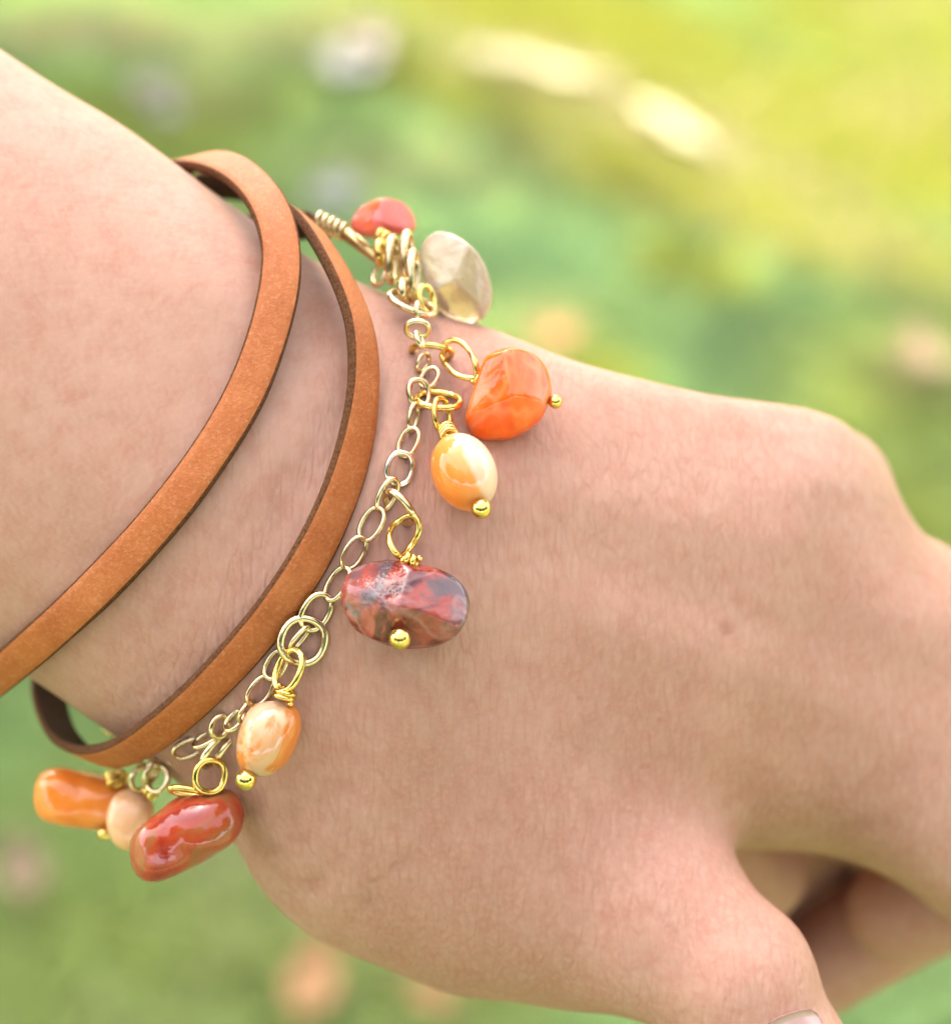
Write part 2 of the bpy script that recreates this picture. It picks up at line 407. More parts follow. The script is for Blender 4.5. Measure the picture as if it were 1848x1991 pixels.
# ------------------------------------------------------------------ the tree whose crown shades the hand and most of the lawn in view
def tree():
    tx, ty = SUN_DIR.x * 4.2 - 1.35, SUN_DIR.y * 4.2 + 0.15
    ctr = np.array([tx, ty, 4.2])
    t = bpy.data.objects.new('shade_tree', None); COL.objects.link(t)
    t.matrix_basis = MW[t.name] = Matrix.Translation((tx, ty, 0))
    tag(t, 'broad leafy tree beside the lawn that shades the hand', 'tree')
    bark, nt, b = mat('bark'); n = N(nt); f = n.noise(n.coords((1, 1, 0.2)), 25, 5)
    n.set(b, 'Base Color', n.ramp(f, [(0.3, (0.06, 0.04, 0.028)), (0.7, (0.17, 0.13, 0.095))])); n.set(b, 'Normal', n.bump(f, 0.03)); b.inputs['Roughness'].default_value = 0.9
    parts = [tube(spline([(tx, ty, -0.1), (tx + .05, ty - .03, 1.0), (tx - .04, ty + .05, 2.2), (tx, ty, 3.4), (tx + .1, ty, 5.2)], 18), np.linspace(.21, .05, 18), 12)]
    for k in range(11):
        an = k * 2.4; zz = 1.9 + 0.22 * k; L = 2.1 - 0.09 * k
        p0 = np.array([tx, ty, zz]); p2 = p0 + np.array([math.cos(an) * L, math.sin(an) * L, 0.9]); p1 = (p0 + p2) / 2 + np.array([0, 0, .12])
        parts.append(tube(spline([p0, p1, p2], 10), np.linspace(.075, .015, 10), 7))
    v, f = merge(parts); link_mesh('trunk', v, f, bark, t, world_space=True)
    n = 52000
    d = rng.normal(size=(n, 3)); d /= np.linalg.norm(d, axis=1)[:, None]
    rr = rng.random(n) ** 0.42
    lum = 1 + 0.16 * np.sin(d[:, 0] * 5 + 1) * np.cos(d[:, 1] * 6 + d[:, 2] * 4)
    p = ctr + d * (rr * lum)[:, None] * np.array([2.5, 2.5, 1.9])
    gap = vnoise(p[:, 0] + p[:, 2] * .7, p[:, 1] - p[:, 2] * .7, 2.4, 21)
    p = p[gap < 0.80]; n = len(p)
    u = rng.normal(size=(n, 3)); u /= np.linalg.norm(u, axis=1)[:, None]
    w = np.cross(u, rng.normal(size=(n, 3))); w /= np.linalg.norm(w, axis=1)[:, None]
    L = rng.uniform(.05, .085, n)[:, None]; W = L * 0.52
    V = np.stack([p - u * L, p + w * W, p + u * L, p - w * W], 1).reshape(-1, 3)
    me = bpy.data.meshes.new('crown'); me.vertices.add(4 * n); me.vertices.foreach_set('co', (V - np.array([tx, ty, 0])).ravel())
    me.loops.add(4 * n); me.loops.foreach_set('vertex_index', np.arange(4 * n, dtype=np.int32))
    me.polygons.add(n); me.polygons.foreach_set('loop_start', (np.arange(n) * 4).astype(np.int32))
    me.update(calc_edges=True)
    m = bpy.data.materials.new('leaf'); m.use_nodes = True; nt = m.node_tree; nn = N(nt); nt.nodes.remove(nt.nodes['Principled BSDF'])
    q = nn.noise(nn.coords(), 3, 3); ca = nn.ramp(q, [(0.35, (0.055, 0.11, 0.025)), (0.65, (0.11, 0.18, 0.045))])
    mx = nn('ShaderNodeMixShader', {0: 0.4, 1: nn('ShaderNodeBsdfDiffuse', {'Color': ca}).outputs[0], 2: nn('ShaderNodeBsdfTranslucent', {'Color': ca}).outputs[0]})
    nt.links.new(mx.outputs[0], nt.nodes['Material Output'].inputs[0]); me.materials.append(m)
    o = bpy.data.objects.new('crown', me); COL.objects.link(o); o.parent = t; o['kind'] = 'stuff'
    # unseen copies added all round to block low sky and pattern the stone reflections
    parts = [c_ for c_ in COL.objects if c_.parent == t]
    for x, y, sc, rz, lab in [(-5.8, -4.2, 1.12, 1.1, 'added leafy tree behind the viewer, blocking low sky, leftmost of the row'), (-1.4, -6.4, 1.15, 2.7, 'smallest added leafy tree behind the viewer, blocking low sky, second of the row'),
                              (3.0, -5.8, 1.1, 4.4, 'added leafy tree behind the viewer, blocking low sky, third of the row'), (6.8, -2.4, 1.1, 5.6, 'added leafy tree behind the viewer, blocking low sky, rightmost of the row'),
                              (5.2, 9.6, 1.5, 0.6, 'large leafy tree added beyond the lawn on the right, dimming the front sky'), (-7.6, 8.6, 1.4, 3.6, 'large leafy tree added beyond the lawn on the left, dimming the front sky')]:
        q = t.copy(); COL.objects.link(q); q.matrix_basis = Matrix.Translation((x, y, 0)) @ Matrix.Rotation(rz, 4, 'Z') @ Matrix.Diagonal((sc, sc, sc * .95, 1))
        q['label'] = lab; q['group'] = 'unseen trees added to block low sky'
        for ch in parts:
            c2 = ch.copy(); c2.parent = q; COL.objects.link(c2)
tree()

# ------------------------------------------------------------------ fallen leaves
def leaf_material(name, c0, c1):
    m, nt, b = mat(name); n = N(nt); f = n.noise(n.coords(), 60, 4)
    n.set(b, 'Base Color', n.ramp(f, [(0.3, c0), (0.7, c1)])); b.inputs['Roughness'].default_value = 0.7
    n.set(b, 'Normal', n.bump(f, 0.003)); return m
def fallen_leaf(px, py, L, wd, ang, curl, mt, label):
    g = ground(px, py, 0.02); nu, nv = 13, 7
    V = []
    for i in range(nu):
        u = i / (nu - 1); hw = wd * math.sin(math.pi * u ** 0.8) ** 0.8 * (1 - .25 * u) + 0.0015
        hw *= 1 + 0.10 * math.sin(u * 25)
        for j in range(nv):
            v = j / (nv - 1) * 2 - 1
            V.append(((u - .5) * L, v * hw / 1, 0.02 + curl * (abs(v) ** 1.6 * .3 + (u - .5) ** 2 * 1.3) * L + 0.004 * math.sin(u * 14 + v * 4)))
    V = np.array(V); nb = len(V)
    V2 = V.copy(); V2[:, 2] -= 0.0008
    V = np.vstack([V, V2])
    f = [(i * nv + j, (i + 1) * nv + j, (i + 1) * nv + j + 1, i * nv + j + 1) for i in range(nu - 1) for j in range(nv - 1)]
    f += [tuple(nb + k for k in reversed(q)) for q in f]
    c, s = math.cos(ang), math.sin(ang)
    W = np.stack([g.x + V[:, 0] * c - V[:, 1] * s, g.y + V[:, 0] * s + V[:, 1] * c, V[:, 2]], 1)
    st, sf = tube(np.array([[-.5 * L - .03, .004, .025], [-.5 * L, 0, .021 + curl * .33 * L], [0, 0, .022], [.45 * L, 0, .021 + curl * .27 * L]]), .0012, 6)
    st = np.stack([g.x + st[:, 0] * c - st[:, 1] * s, g.y + st[:, 0] * s + st[:, 1] * c, st[:, 2]], 1)
    o = link_mesh('fallen_leaf', W, f, mt, origin=(g.x, g.y, 0.02), world_space=True)
    tag(o, label, 'leaf', 'dry leaves fallen on the lawn')
    k = link_mesh('stem', st, sf, mt, o, world_space=True)
LF = {k: leaf_material(k + ' leaf', *c) for k, c in dict(orange=((.36, .17, .06), (.44, .24, .10)), tan=((.24, .155, .08), (.29, .20, .11)), pink=((.19, .15, .10), (.24, .20, .14)), grey=((.27, .26, .22), (.33, .32, .28)), cream=((.42, .38, .22), (.50, .46, .30))).items()}
for a in [(45, 1690, .085, .024, 1.9, .35, 'tan', 'tan curled leaf on the grass below the strap, at the left edge of the photo'),
          (612, 1900, .095, .026, 1.4, .3, 'orange', 'orange brown leaf on the shaded grass just under the heel of the hand'),
          (305, 172, .095, .040, 0.4, .25, 'pink', 'pinkish dry leaf on shaded grass above the forearm'),
          (715, 75, .13, .042, 1.3, .25, 'pink', 'largest pinkish dry leaf, on the grass at the top of the photo'),
          (690, 125, .12, .05, 0.3, .25, 'grey', 'grey dry leaf lying partly under the largest pinkish leaf'),
          (655, 375, .085, .036, 0.9, .3, 'grey', 'small grey leaf on the grass above the coiled wire end of the bracelet'),
          (1785, 690, .10, .030, 1.7, .3, 'tan', 'tan leaf on the shaded grass beyond the knuckle'),
          (1085, 650, .06, .022, 0.2, .3, 'orange', 'small orange leaf on the grass just above the hand by the clear stone'),
          (1060, 132, .30, .017, -0.42, .06, 'cream', 'long narrow cream leaf lying in the sunlit grass at the top'),
          (1315, 248, .20, .017, -0.95, .06, 'cream', 'shorter cream leaf in the sunlit grass, right of the long narrow one'),
          (330, 215, .05, .022, 1.0, .2, 'grey', 'small grey leaf touching the pinkish one above the forearm'),
          (845, 1935, .05, .016, -.5, .2, 'orange', 'small reddish orange leaf peeking from under the hand outline')]:
    fallen_leaf(*a[:6], LF[a[6]], a[7])

# ------------------------------------------------------------------ the person's forearm and closed hand: one implicit body
VOX = 0.9
lo = np.array([-172.0, -76.0, -112.0]); hi = np.array([112.0, 108.0, 8.0])
NX, NY, NZ = np.ceil((hi - lo) / VOX).astype(int)
ax = [(lo[i] + VOX * np.arange(n)).astype(np.float32) for i, n in enumerate((NX, NY, NZ))]
#      top edge      bottom edge   depth  half-thickness
SEC = [((-1900, -1300), (-2500, -60), -27, 27), ((-700, -400), (-1150, 590), -23, 23.5), ((0, 95), (-330, 1055), -20, 20.5), ((240, 245), (-80, 1225), -19, 19.5),
       ((430, 385), (150, 1380), -18.5, 18.5), ((600, 500), (330, 1510), -18, 17.5), ((760, 574), (462, 1630), -17.5, 16.5), ((950, 637), (515, 1705), -17.5, 16.0),
       ((1100, 696), (625, 1797), -18, 15.5), ((1230, 733), (760, 1862), -19.5, 15), ((1380, 767), (930, 1925), -22, 15), ((1500, 783), (1170, 1860), -25, 14.5),
       ((1588, 800), (1385, 1665), -28, 14.5), ((1650, 830), (1500, 1632), -30.5, 14.0), ((1706, 898), (1610, 1632), -32.5, 13.5), ((1745, 960), (1730, 1705), -34.5, 13), ((1788, 1030), (1860, 1795), -36.5, 12.5),
       ((1850, 1082), (2010, 1820), -39.5, 12), ((1960, 1160), (2140, 1780), -45, 10.5)]
def body_field():
    u0 = np.linspace(0, 1, len(SEC))
    tb = np.array([(*t, *b, z, h) for t, b, z, h in SEC], float)
    NU = 400
    sm = spline(tb, NU)                                # smooth sections
    gx = np.arange(-2900, 2700, 14.0); gy = np.arange(-2400, 2900, 14.0)
    X, Y = np.meshgrid(gx, gy, indexing='ij')
    U = np.full(X.shape, -1.0); prev = None
    for k in range(NU):
        tx, ty, bx, by = sm[k, :4]
        L = math.hypot(bx - tx, by - ty)
        g = ((by - ty) * (X - tx) - (bx - tx) * (Y - ty)) / L
        if prev is not None:
            hit = (U < 0) & (prev >= 0) & (g < 0)
            U[hit] = (k - 1 + prev[hit] / (prev[hit] - g[hit]))
        prev = g
        if k == 0: g_first = g
    g_last = prev
    U = np.where(U < 0, np.where(g_first < 0, 0, NU - 1), U)
    ii = np.arange(NU)
    q = np.stack([np.interp(U, ii, sm[:, k]) for k in range(6)], -1)
    dx, dy = q[..., 2] - q[..., 0], q[..., 3] - q[..., 1]
    vv = 2 * ((X - q[..., 0]) * dx + (Y - q[..., 1]) * dy) / (dx * dx + dy * dy) - 1
    over = np.maximum(np.maximum(-g_first, g_last), 0) * S
    return gx, gy, U, vv, q[..., 4], q[..., 5], over, sm
def bil(A, fx, fy):
    i = np.clip(fx.astype(np.int32), 0, A.shape[0] - 2); j = np.clip(fy.astype(np.int32), 0, A.shape[1] - 2)
    u, w = fx - i, fy - j
    return (A[i, j] * (1 - u) + A[i + 1, j] * u) * (1 - w) + (A[i, j + 1] * (1 - u) + A[i + 1, j + 1] * u) * w
gx_, gy_, mU, mV, mZ, mT, mO, SECS = body_field()
mV, mZ, mT, mO = [a.astype(np.float32) for a in (mV, mZ, mT, mO)]
# soft relief on the back of the hand and wrist: (px, py, radius long, radius short, turn deg, height mm)
RELIEF = [(420, 520, 190, 130, -35, 1.6), (640, 640, 160, 60, 50, -0.5), (620, 900, 260, 60, 60, -0.9), (1630, 915, 110, 90, 0, 1.2), (1480, 860, 170, 60, -8, -0.9),
          (1350, 1010, 420, 55, -12, 0.7), (1400, 1180, 430, 45, -18, -0.5), (1420, 1300, 430, 60, -20, 0.8), (1820, 1200, 130, 110, 0, 1.6), (1500, 1520, 300, 60, -25, 0.7), (1300, 1450, 300, 60, -30, -0.5),
          (560, 1600, 90, 26, 30, -0.5), (650, 1690, 120, 22, 38, -0.5), (720, 1760, 90, 20, 60, -0.4), (1120, 1640, 300, 90, -35, 0.9), (1180, 1500, 240, 50, -30, -0.4), (880, 1150, 240, 140, 60, 0.5)]
F = np.empty((NX, NY, NZ), np.float32)
for k in range(NZ):
    z = float(ax[2][k]); kk = D / (D - z) / S
    px = (924 + ax[0][:, None] * kk + 0 * ax[1][None]); py = (995.5 - ax[1][None] * kk + 0 * ax[0][:, None])
    fx, fy = (px - gx_[0]) / 14.0, (py - gy_[0]) / 14.0
    fx = np.clip(fx, 0, len(gx_) - 1.01); fy = np.clip(fy, 0, len(gy_) - 1.01)
    v, zc, th, ov = bil(mV, fx, fy), bil(mZ, fx, fy), bil(mT, fx, fy), bil(mO, fx, fy)
    e = 2.25
    f = ((np.abs(v) ** e + np.abs((z - zc) / th) ** e) ** (1 / e) - 1) * th
    if z > -34:
        rl = 0
        for cx, cy, a, b_, t, hgt in RELIEF:
            dx, dy = px - cx, py - cy; c, s = math.cos(R(t)), -math.sin(R(t))
            rl = rl + (hgt * .55 if abs(hgt) < 1 and cx > 900 else hgt) * np.exp(-((dx * c + dy * s) / a) ** 2 - ((-dx * s + dy * c) / b_) ** 2)
        w = np.clip((z - zc) / th, 0, 1)
        f = f - rl * w
    F[:, :, k] = np.where(ov > 0, np.maximum(f, ov), f)

def cone(a, b, ra, rb, kblend):
    global F
    a, b = np.asarray(a), np.asarray(b); rm = max(ra, rb) + kblend + 3
    l = np.maximum(((np.minimum(a, b) - rm - lo) / VOX).astype(int), 0); h = np.minimum(((np.maximum(a, b) + rm - lo) / VOX).astype(int) + 1, (NX, NY, NZ))
    x, y, z = ax[0][l[0]:h[0], None, None] - a[0], ax[1][None, l[1]:h[1], None] - a[1], ax[2][None, None, l[2]:h[2]] - a[2]
    ab = b - a; t = np.clip((x * ab[0] + y * ab[1] + z * ab[2]) / ab.dot(ab), 0, 1)
    d = np.sqrt((x - t * ab[0]) ** 2 + (y - t * ab[1]) ** 2 + (z - t * ab[2]) ** 2) - (ra + (rb - ra) * t)
    s = F[l[0]:h[0], l[1]:h[1], l[2]:h[2]]
    q = np.clip(0.5 + 0.5 * (d - s) / kblend, 0, 1)
    F[l[0]:h[0], l[1]:h[1], l[2]:h[2]] = d + (s - d) * q - kblend * q * (1 - q)

# palm, inner web, and unseen masses added to keep light out of the fist
cone(P(900, 1300, -30), P(1750, 1450, -46), 14, 13, 6)
cone(P(1180, 1560, -46), P(1470, 1690, -60), 11, 6.5, 3)
cone(P(1050, 1480, -54), P(1400, 1590, -74), 14, 10.5, 5)
cone(P(900, 1250, -42), P(1350, 1400, -68), 15, 12, 6)
cone(P(1520, 1330, -50), P(1690, 1545, -66), 12, 9.5, 4)
cone(P(1380, 1380, -58), P(1470, 1675, -77), 12, 8.3, 4)
cone(P(1420, 1380, -60), P(1575, 1590, -80), 12, 9.0, 4)
cone(P(1000, 1150, -45), P(1560, 1240, -80), 13, 9.5, 5)
cone(P(1560, 1240, -80), P(1650, 1560, -97), 9.5, 8, 4)
cone(P(1080, 1650, -46), P(1425, 1895, -68), 13, 8.5, 5)
# thumb: base muscle, metacarpal, two segments
cone(P(760, 1560, -22), P(1190, 1735, -20), 13, 11.6, 7)
cone(P(1190, 1735, -20), P(1285, 1795, -15.5), 11.0, 8.7, 5)
cone(P(1285, 1795, -15.5), P(1425, 1905, -11), 8.7, 7.7, 3)
cone(P(1425, 1905, -11), P(1518, 2080, -10), 7.7, 7.0, 2.5)
cone(P(1522, 2080, -10), P(1560, 2180, -11), 7.1, 6.2, 2)
# fingers, folded away from the viewer and back to the palm: knuckle, middle joint, last joint, tip
FING = [[P(1975, 1600, -39), P(2230, 1640, -52), P(1890, 1725, -57), P(1742, 1772, -60)],
        [P(1950, 1340, -42), P(2240, 1520, -66), P(1800, 1745, -72), P(1545, 1905, -75)],
        [P(1750, 1185, -46), P(1990, 1460, -90), P(1720, 1700, -97), P(1430, 1860, -95)],
        [P(1618, 938, -44), P(1800, 1310, -94), P(1640, 1560, -101), P(1440, 1650, -91)]]
for i, (a, b, c, d) in enumerate(FING):
    r0 = (9.0, 9.4, 7.9, 6.4)[i]
    cone(a, b, r0, r0 * .9, 5 if i else 2.5); cone(b, c, r0 * .9, r0 * .80, 1.2); cone(c, d, r0 * .80, r0 * .70, 1.2)

F[[0, -1]] = 1; F[:, [0, -1]] = 1; F[:, :, [0, -1]] = 1
def surface_nets(F):
    nx, ny, nz = F.shape
    neg = F < 0
    cnt = np.zeros((nx - 1, ny - 1, nz - 1), np.int8)
    c8 = [neg[i:nx - 1 + i, j:ny - 1 + j, k:nz - 1 + k] for i in (0, 1) for j in (0, 1) for k in (0, 1)]
    for c in c8: cnt += c
    act = (cnt > 0) & (cnt < 8)
    I, J, K = np.nonzero(act)
    idx = np.full(act.shape, -1, np.int64); idx[I, J, K] = np.arange(len(I))
    pos = np.zeros((len(I), 3)); w = np.zeros(len(I))
    corner = [(i, j, k) for i in (0, 1) for j in (0, 1) for k in (0, 1)]
    vals = {c: F[I + c[0], J + c[1], K + c[2]] for c in corner}
    for c in corner:
        for a in range(3):
            if c[a] == 0:
                e = list(c); e[a] = 1; e = tuple(e)
                v0, v1 = vals[c], vals[e]; m = (v0 < 0) != (v1 < 0)
                t = np.where(m, v0 / np.where(m, v0 - v1, 1), 0)
                q = np.tile(np.array(c, float), (len(I), 1)); q[:, a] = t
                pos[m] += q[m]; w[m] += 1
    pos = pos / w[:, None] + np.stack([I, J, K], 1)
    quads = []
    for a in range(3):
        b, c = (a + 1) % 3, (a + 2) % 3
        s0 = [slice(1, -1)] * 3; s0[a] = slice(0, -1); s1 = [slice(1, -1)] * 3; s1[a] = slice(1, None)
        n0, n1 = neg[tuple(s0)], neg[tuple(s1)]
        for flip in (False, True):
            m = (n0 & ~n1) if not flip else (~n0 & n1)
            E = np.stack(np.nonzero(m), 1); E[:, b] += 1; E[:, c] += 1
            q = []
            for ob, oc in ((-1, -1), (0, -1), (0, 0), (-1, 0)):
                e = E.copy(); e[:, b] += ob; e[:, c] += oc; q.append(idx[e[:, 0], e[:, 1], e[:, 2]])
            q = np.stack(q, 1)
            quads.append(q[:, ::-1] if flip else q)
    return pos, np.vstack(quads)
sv, sq = surface_nets(F)
sv = lo + sv * VOX
def largest_piece(v, q):
    lab = np.arange(len(v))
    while True:
        m = lab[q].min(1); new = lab.copy()
        for k in range(4): np.minimum.at(new, q[:, k], m)
        new = new[new]
        if (new == lab).all(): break
        lab = new
    big = np.bincount(lab[q[:, 0]]).argmax()
    q = q[lab[q[:, 0]] == big]
    used = np.unique(q); re = np.zeros(len(v), int); re[used] = np.arange(len(used))
    return v[used], re[q]
sv, sq = largest_piece(sv, sq)
# relax the net
ed = np.vstack([sq[:, [0, 1]], sq[:, [1, 2]], sq[:, [2, 3]], sq[:, [3, 0]]])
deg = np.bincount(ed.ravel(), minlength=len(sv)).astype(float)
for it in range(12):
    for lam in (0.55, -0.57):
        acc = np.stack([np.bincount(ed[:, 0], sv[ed[:, 1], k], len(sv)) + np.bincount(ed[:, 1], sv[ed[:, 0], k], len(sv)) for k in range(3)], 1)
        sv = sv + lam * (acc / deg[:, None] - sv)
person = link_mesh('person', sv, sq, [], origin=(0, 0, 0))
tag(person, 'bare left forearm and loosely closed hand, thumb side down, wearing a wrap bracelet', 'person')
sub = person.modifiers.new('smooth', 'SUBSURF'); sub.levels = 1; sub.render_levels = 1
BVH = BVHTree.FromPolygons(sv.tolist(), sq.tolist())

def skin_z(px, py):
    d = Vector(P(px, py, 0)) - Vector((0, 0, D))
    h = BVH.ray_cast(Vector((0, 0, D)), d.normalized())
    return h[0].z if h[0] is not None else None

FOLDS = []
for x0, y0, x1, y1, wd, am in [(483, 1656, 557, 1640, .8, 1), (557, 1640, 610, 1632, .7, .7), (585, 1726, 634, 1690, .8, .9), (490, 1590, 507, 1534, .7, .8), (562, 1606, 572, 1538, .7, .7), (692, 1765, 735, 1728, .8, .8),
                               (510, 1531, 705, 1515, .7, .55), (520, 1552, 690, 1548, .6, .4), (760, 1700, 800, 1640, .9, .5), (640, 1640, 690, 1570, .8, .5), (960, 1523, 1012, 1556, .8, .6), (1020, 1612, 1114, 1712, .9, .45),
                               (1130, 1560, 1190, 1640, .9, .4), (900, 1610, 985, 1585, .8, .35), (1640, 1603, 1745, 1590, 1.0, .7), (1700, 1500, 1848, 1455, 1.2, .4), (1390, 1600, 1470, 1520, 1.2, .5), (380, 1330, 470, 1220, .9, .6),
                               (250, 1370, 330, 1280, .9, .55), (300, 1230, 340, 1130, .8, .6), (210, 1290, 260, 1190, .8, .5), (520, 1010, 560, 900, .9, .35), (140, 1120, 260, 1000, 1.0, .5), (430, 1090, 500, 960, .8, .45)]:
    za, zb = skin_z(x0, y0), skin_z(x1, y1)
    if za is not None and zb is not None: FOLDS.append((P(x0, y0, za), P(x1, y1, zb), wd, am))
fold = np.zeros(len(sv))
jit = np.stack([np.sin(sv[:, 1] * .9 + sv[:, 0] * .35), np.cos(sv[:, 0] * 1.1 - sv[:, 1] * .3), 0 * sv[:, 0]], 1) * .35
for a_, b_, wd, am in FOLDS:
    ba = b_ - a_; t_ = np.clip(((sv + jit - a_) @ ba) / ba.dot(ba), 0, 1)
    d_ = np.linalg.norm(sv + jit - a_ - t_[:, None] * ba, axis=1)
    fold = np.maximum(fold, am * np.clip(1 - d_ / (wd + .45), 0, 1) * (1 - np.abs(2 * t_ - 1) ** 3))
at = person.data.attributes.new('fold', 'FLOAT', 'POINT'); at.data.foreach_set('value', fold.astype(np.float32))
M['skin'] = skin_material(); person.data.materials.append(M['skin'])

# thumbnail, lying on the thumb
def thumbnail():
    V = []; nu, nv = 13, 9
    for i in range(nu):
        for j in range(nv):
            u, v = i / (nu - 1), j / (nv - 1) * 2 - 1
            v2 = v * (1 - 0.12 * (2 * u - 1) ** 4)
            ed = math.sqrt(max(0, 1 - abs(v) ** 3))
            uu = 0.5 + (u - 0.5) * (0.78 + 0.22 * ed)
            px, py = 1532 + 14 * uu * 6 + v2 * 62, 1972 + uu * 200 - v2 * 22
            p = P(px, py, 0)
            z = skin_z(px, py); z = -4 if z is None else z
            V.append(P(px, py, z + 0.35 - 0.5 * (1 - ed)))
    V = np.array(V); nb = len(V); V = np.vstack([V, V - np.array([0, 0, .5])])
    f = [(i * nv + j, i * nv + j + 1, (i + 1) * nv + j + 1, (i + 1) * nv + j)[::-1] for i in range(nu - 1) for j in range(nv - 1)]
    f += [tuple(nb + k for k in reversed(q)) for q in f]
    bd = [i * nv for i in range(nu)] + [(nu - 1) * nv + j for j in range(1, nv)] + [i * nv + nv - 1 for i in range(nu - 2, -1, -1)] + [j for j in range(nv - 2, 0, -1)]
    f += [(bd[k], bd[(k + 1) % len(bd)], nb + bd[(k + 1) % len(bd)], nb + bd[k]) for k in range(len(bd))]
    link_mesh('thumbnail', V, f, M['nail'], person)
thumbnail()

# ------------------------------------------------------------------ leather strap
def arm_axis(p):
    c = np.array([P((s[0] + s[2]) / 2, (s[1] + s[3]) / 2, s[4]) for s in SECS[::8]])
    d = np.linalg.norm(c - p, axis=1); i = np.argmin(d)
    i0, i1 = max(0, i - 3), min(len(c) - 1, i + 3)
    t = c[i1] - c[i0]; t /= np.linalg.norm(t)
    return c[i] + t * (p - c[i]).dot(t), t

STRAP = [(250, 1452, -31, 0), (330, 1280, -40, 0), (420, 1080, -43, 0), (470, 800, -44, 0), (440, 560, -45, 0), (400, 410, -43, 0), (405, 362, -37, 0), (455, 362, -30, 0), (520, 385, -23, 0), (566, 412, -16, .1),
         (602, 440, -10, .25), (650, 515, -5.0, .5), (689, 600, -1.6, .6), (709, 690, 's1.6', .6), (703, 800, 's1.7', .55), (668, 940, 's1.7', .5), (597, 1095, 's1.7', .45), (502, 1228, 's1.6', .4),
         (405, 1335, 's1.8', .3), (318, 1413, -4, .25), (245, 1462, -8.5, .2), (180, 1472, -15, .1), (130, 1440, -23, .1), (103, 1385, -30, 0), (98, 1310, -36, 0),
         (140, 1150, -43, 0), (200, 850, -45, 0), (255, 580, -43, 0), (305, 400, -37, 0), (340, 330, -28, 0, 1.4),
         (393, 310, -20, -.1, 1.8), (456, 328, -13.5, -.3, 1.6), (513, 383, -8, -.45, 1.0), (540, 450, -4.2, -.5, .6), (545, 520, -1.6, -.45, .4), (537, 600, 's1.6', -.2), (509, 690, 's1.5', -.15), (470, 780, 's1.5', -.08), (418, 866, 's1.5', -.08), (350, 962, 's1.5', -.08),
         (268, 1058, 's1.5', -.08), (180, 1150, 's1.6', -.2), (95, 1228, 's2.0', -.1), (5, 1306, -12, 0), (-80, 1365, -19, 0), (-150, 1380, -28, 0), (-180, 1320, -37, 0), (-120, 1180, -44, 0),
         (30, 900, -46, 0), (260, 620, -45, 0), (450, 470, -39, 0), (560, 440, -29, 0), (618, 438, -20, 0)]
def strap(parent):
    pts, tw = [], []
    for px, py, z, w, *up in STRAP:
        if isinstance(z, str):
            s = skin_z(px, py); z = (s if s is not None else -10) + float(z[1:])
        pts.append(P(px, py, z)); tw.append((w, up[0] if up else 0.0))
    # ease the ups and downs taken from the skin
    pts = np.array(pts)
    n = 520
    pa = spline(np.hstack([pts, np.array(tw)]), n)
    p, tw, tz = pa[:, :3], pa[:, 3], pa[:, 4]
    for _ in range(160): p[1:-1, 2] = p[1:-1, 2] * .5 + (p[:-2, 2] + p[2:, 2]) * .25
    for _ in range(10): p[1:-1] = p[1:-1] * .5 + (p[:-2] + p[2:]) * .25
    t = np.gradient(p, axis=0); t /= np.linalg.norm(t, axis=1)[:, None]
    nr = []
    for i in range(n):
        a, at = arm_axis(p[i]); r = p[i] - a; r /= np.linalg.norm(r)
        r = r + tw[i] * at + np.array((0, 0, tz[i]))
        r -= t[i] * r.dot(t[i]); nr.append(r / np.linalg.norm(r))
    nr = np.array(nr)
    for _ in range(8): nr[1:-1] = nr[1:-1] * .5 + (nr[:-2] + nr[2:]) * .25
    nr -= t * (nr * t).sum(1)[:, None]; nr /= np.linalg.norm(nr, axis=1)[:, None]
    wd = np.cross(t, nr)
    hw, ht, bv = 1.93, 0.54, 0.20
    prof = [(-hw, -ht + bv), (-hw, ht - bv), (-hw + bv, ht), (-hw * .5, ht + .05), (0, ht + .07), (hw * .5, ht + .05), (hw - bv, ht), (hw, ht - bv), (hw, -ht + bv), (hw - bv, -ht), (0, -ht), (-hw + bv, -ht)]
    V = []
    for i in range(n):
        wob = 1 + 0.012 * math.sin(i * .21) + .008 * math.sin(i * .53 + 1)
        for a, b_ in prof: V.append(p[i] + wd[i] * a * wob + nr[i] * b_)
    k = len(prof); f, mi = [], []
    for i in range(n - 1):
        for j in range(k):
            l = (j + 1) % k
            f.append((i * k + j, i * k + l, (i + 1) * k + l, (i + 1) * k + j)[::-1])
            mi.append(0 if 1 < j < 6 else (1 if j in (0, 1, 6, 7) else 2))
    f += [tuple(range(k)), tuple((n - 1) * k + j for j in range(k - 1, -1, -1))]; mi += [1, 1]
    return link_mesh('leather_strap', V, f, [M['leather'], M['edge'], M['suede']], parent, midx=mi)

# ------------------------------------------------------------------ bracelet metal
bracelet = empty('wrap_bracelet', P(600, 1000, -15))
tag(bracelet, 'tan leather strap bracelet wound twice round the wrist and joined to a fine gold chain', 'bracelet')
strap(bracelet)

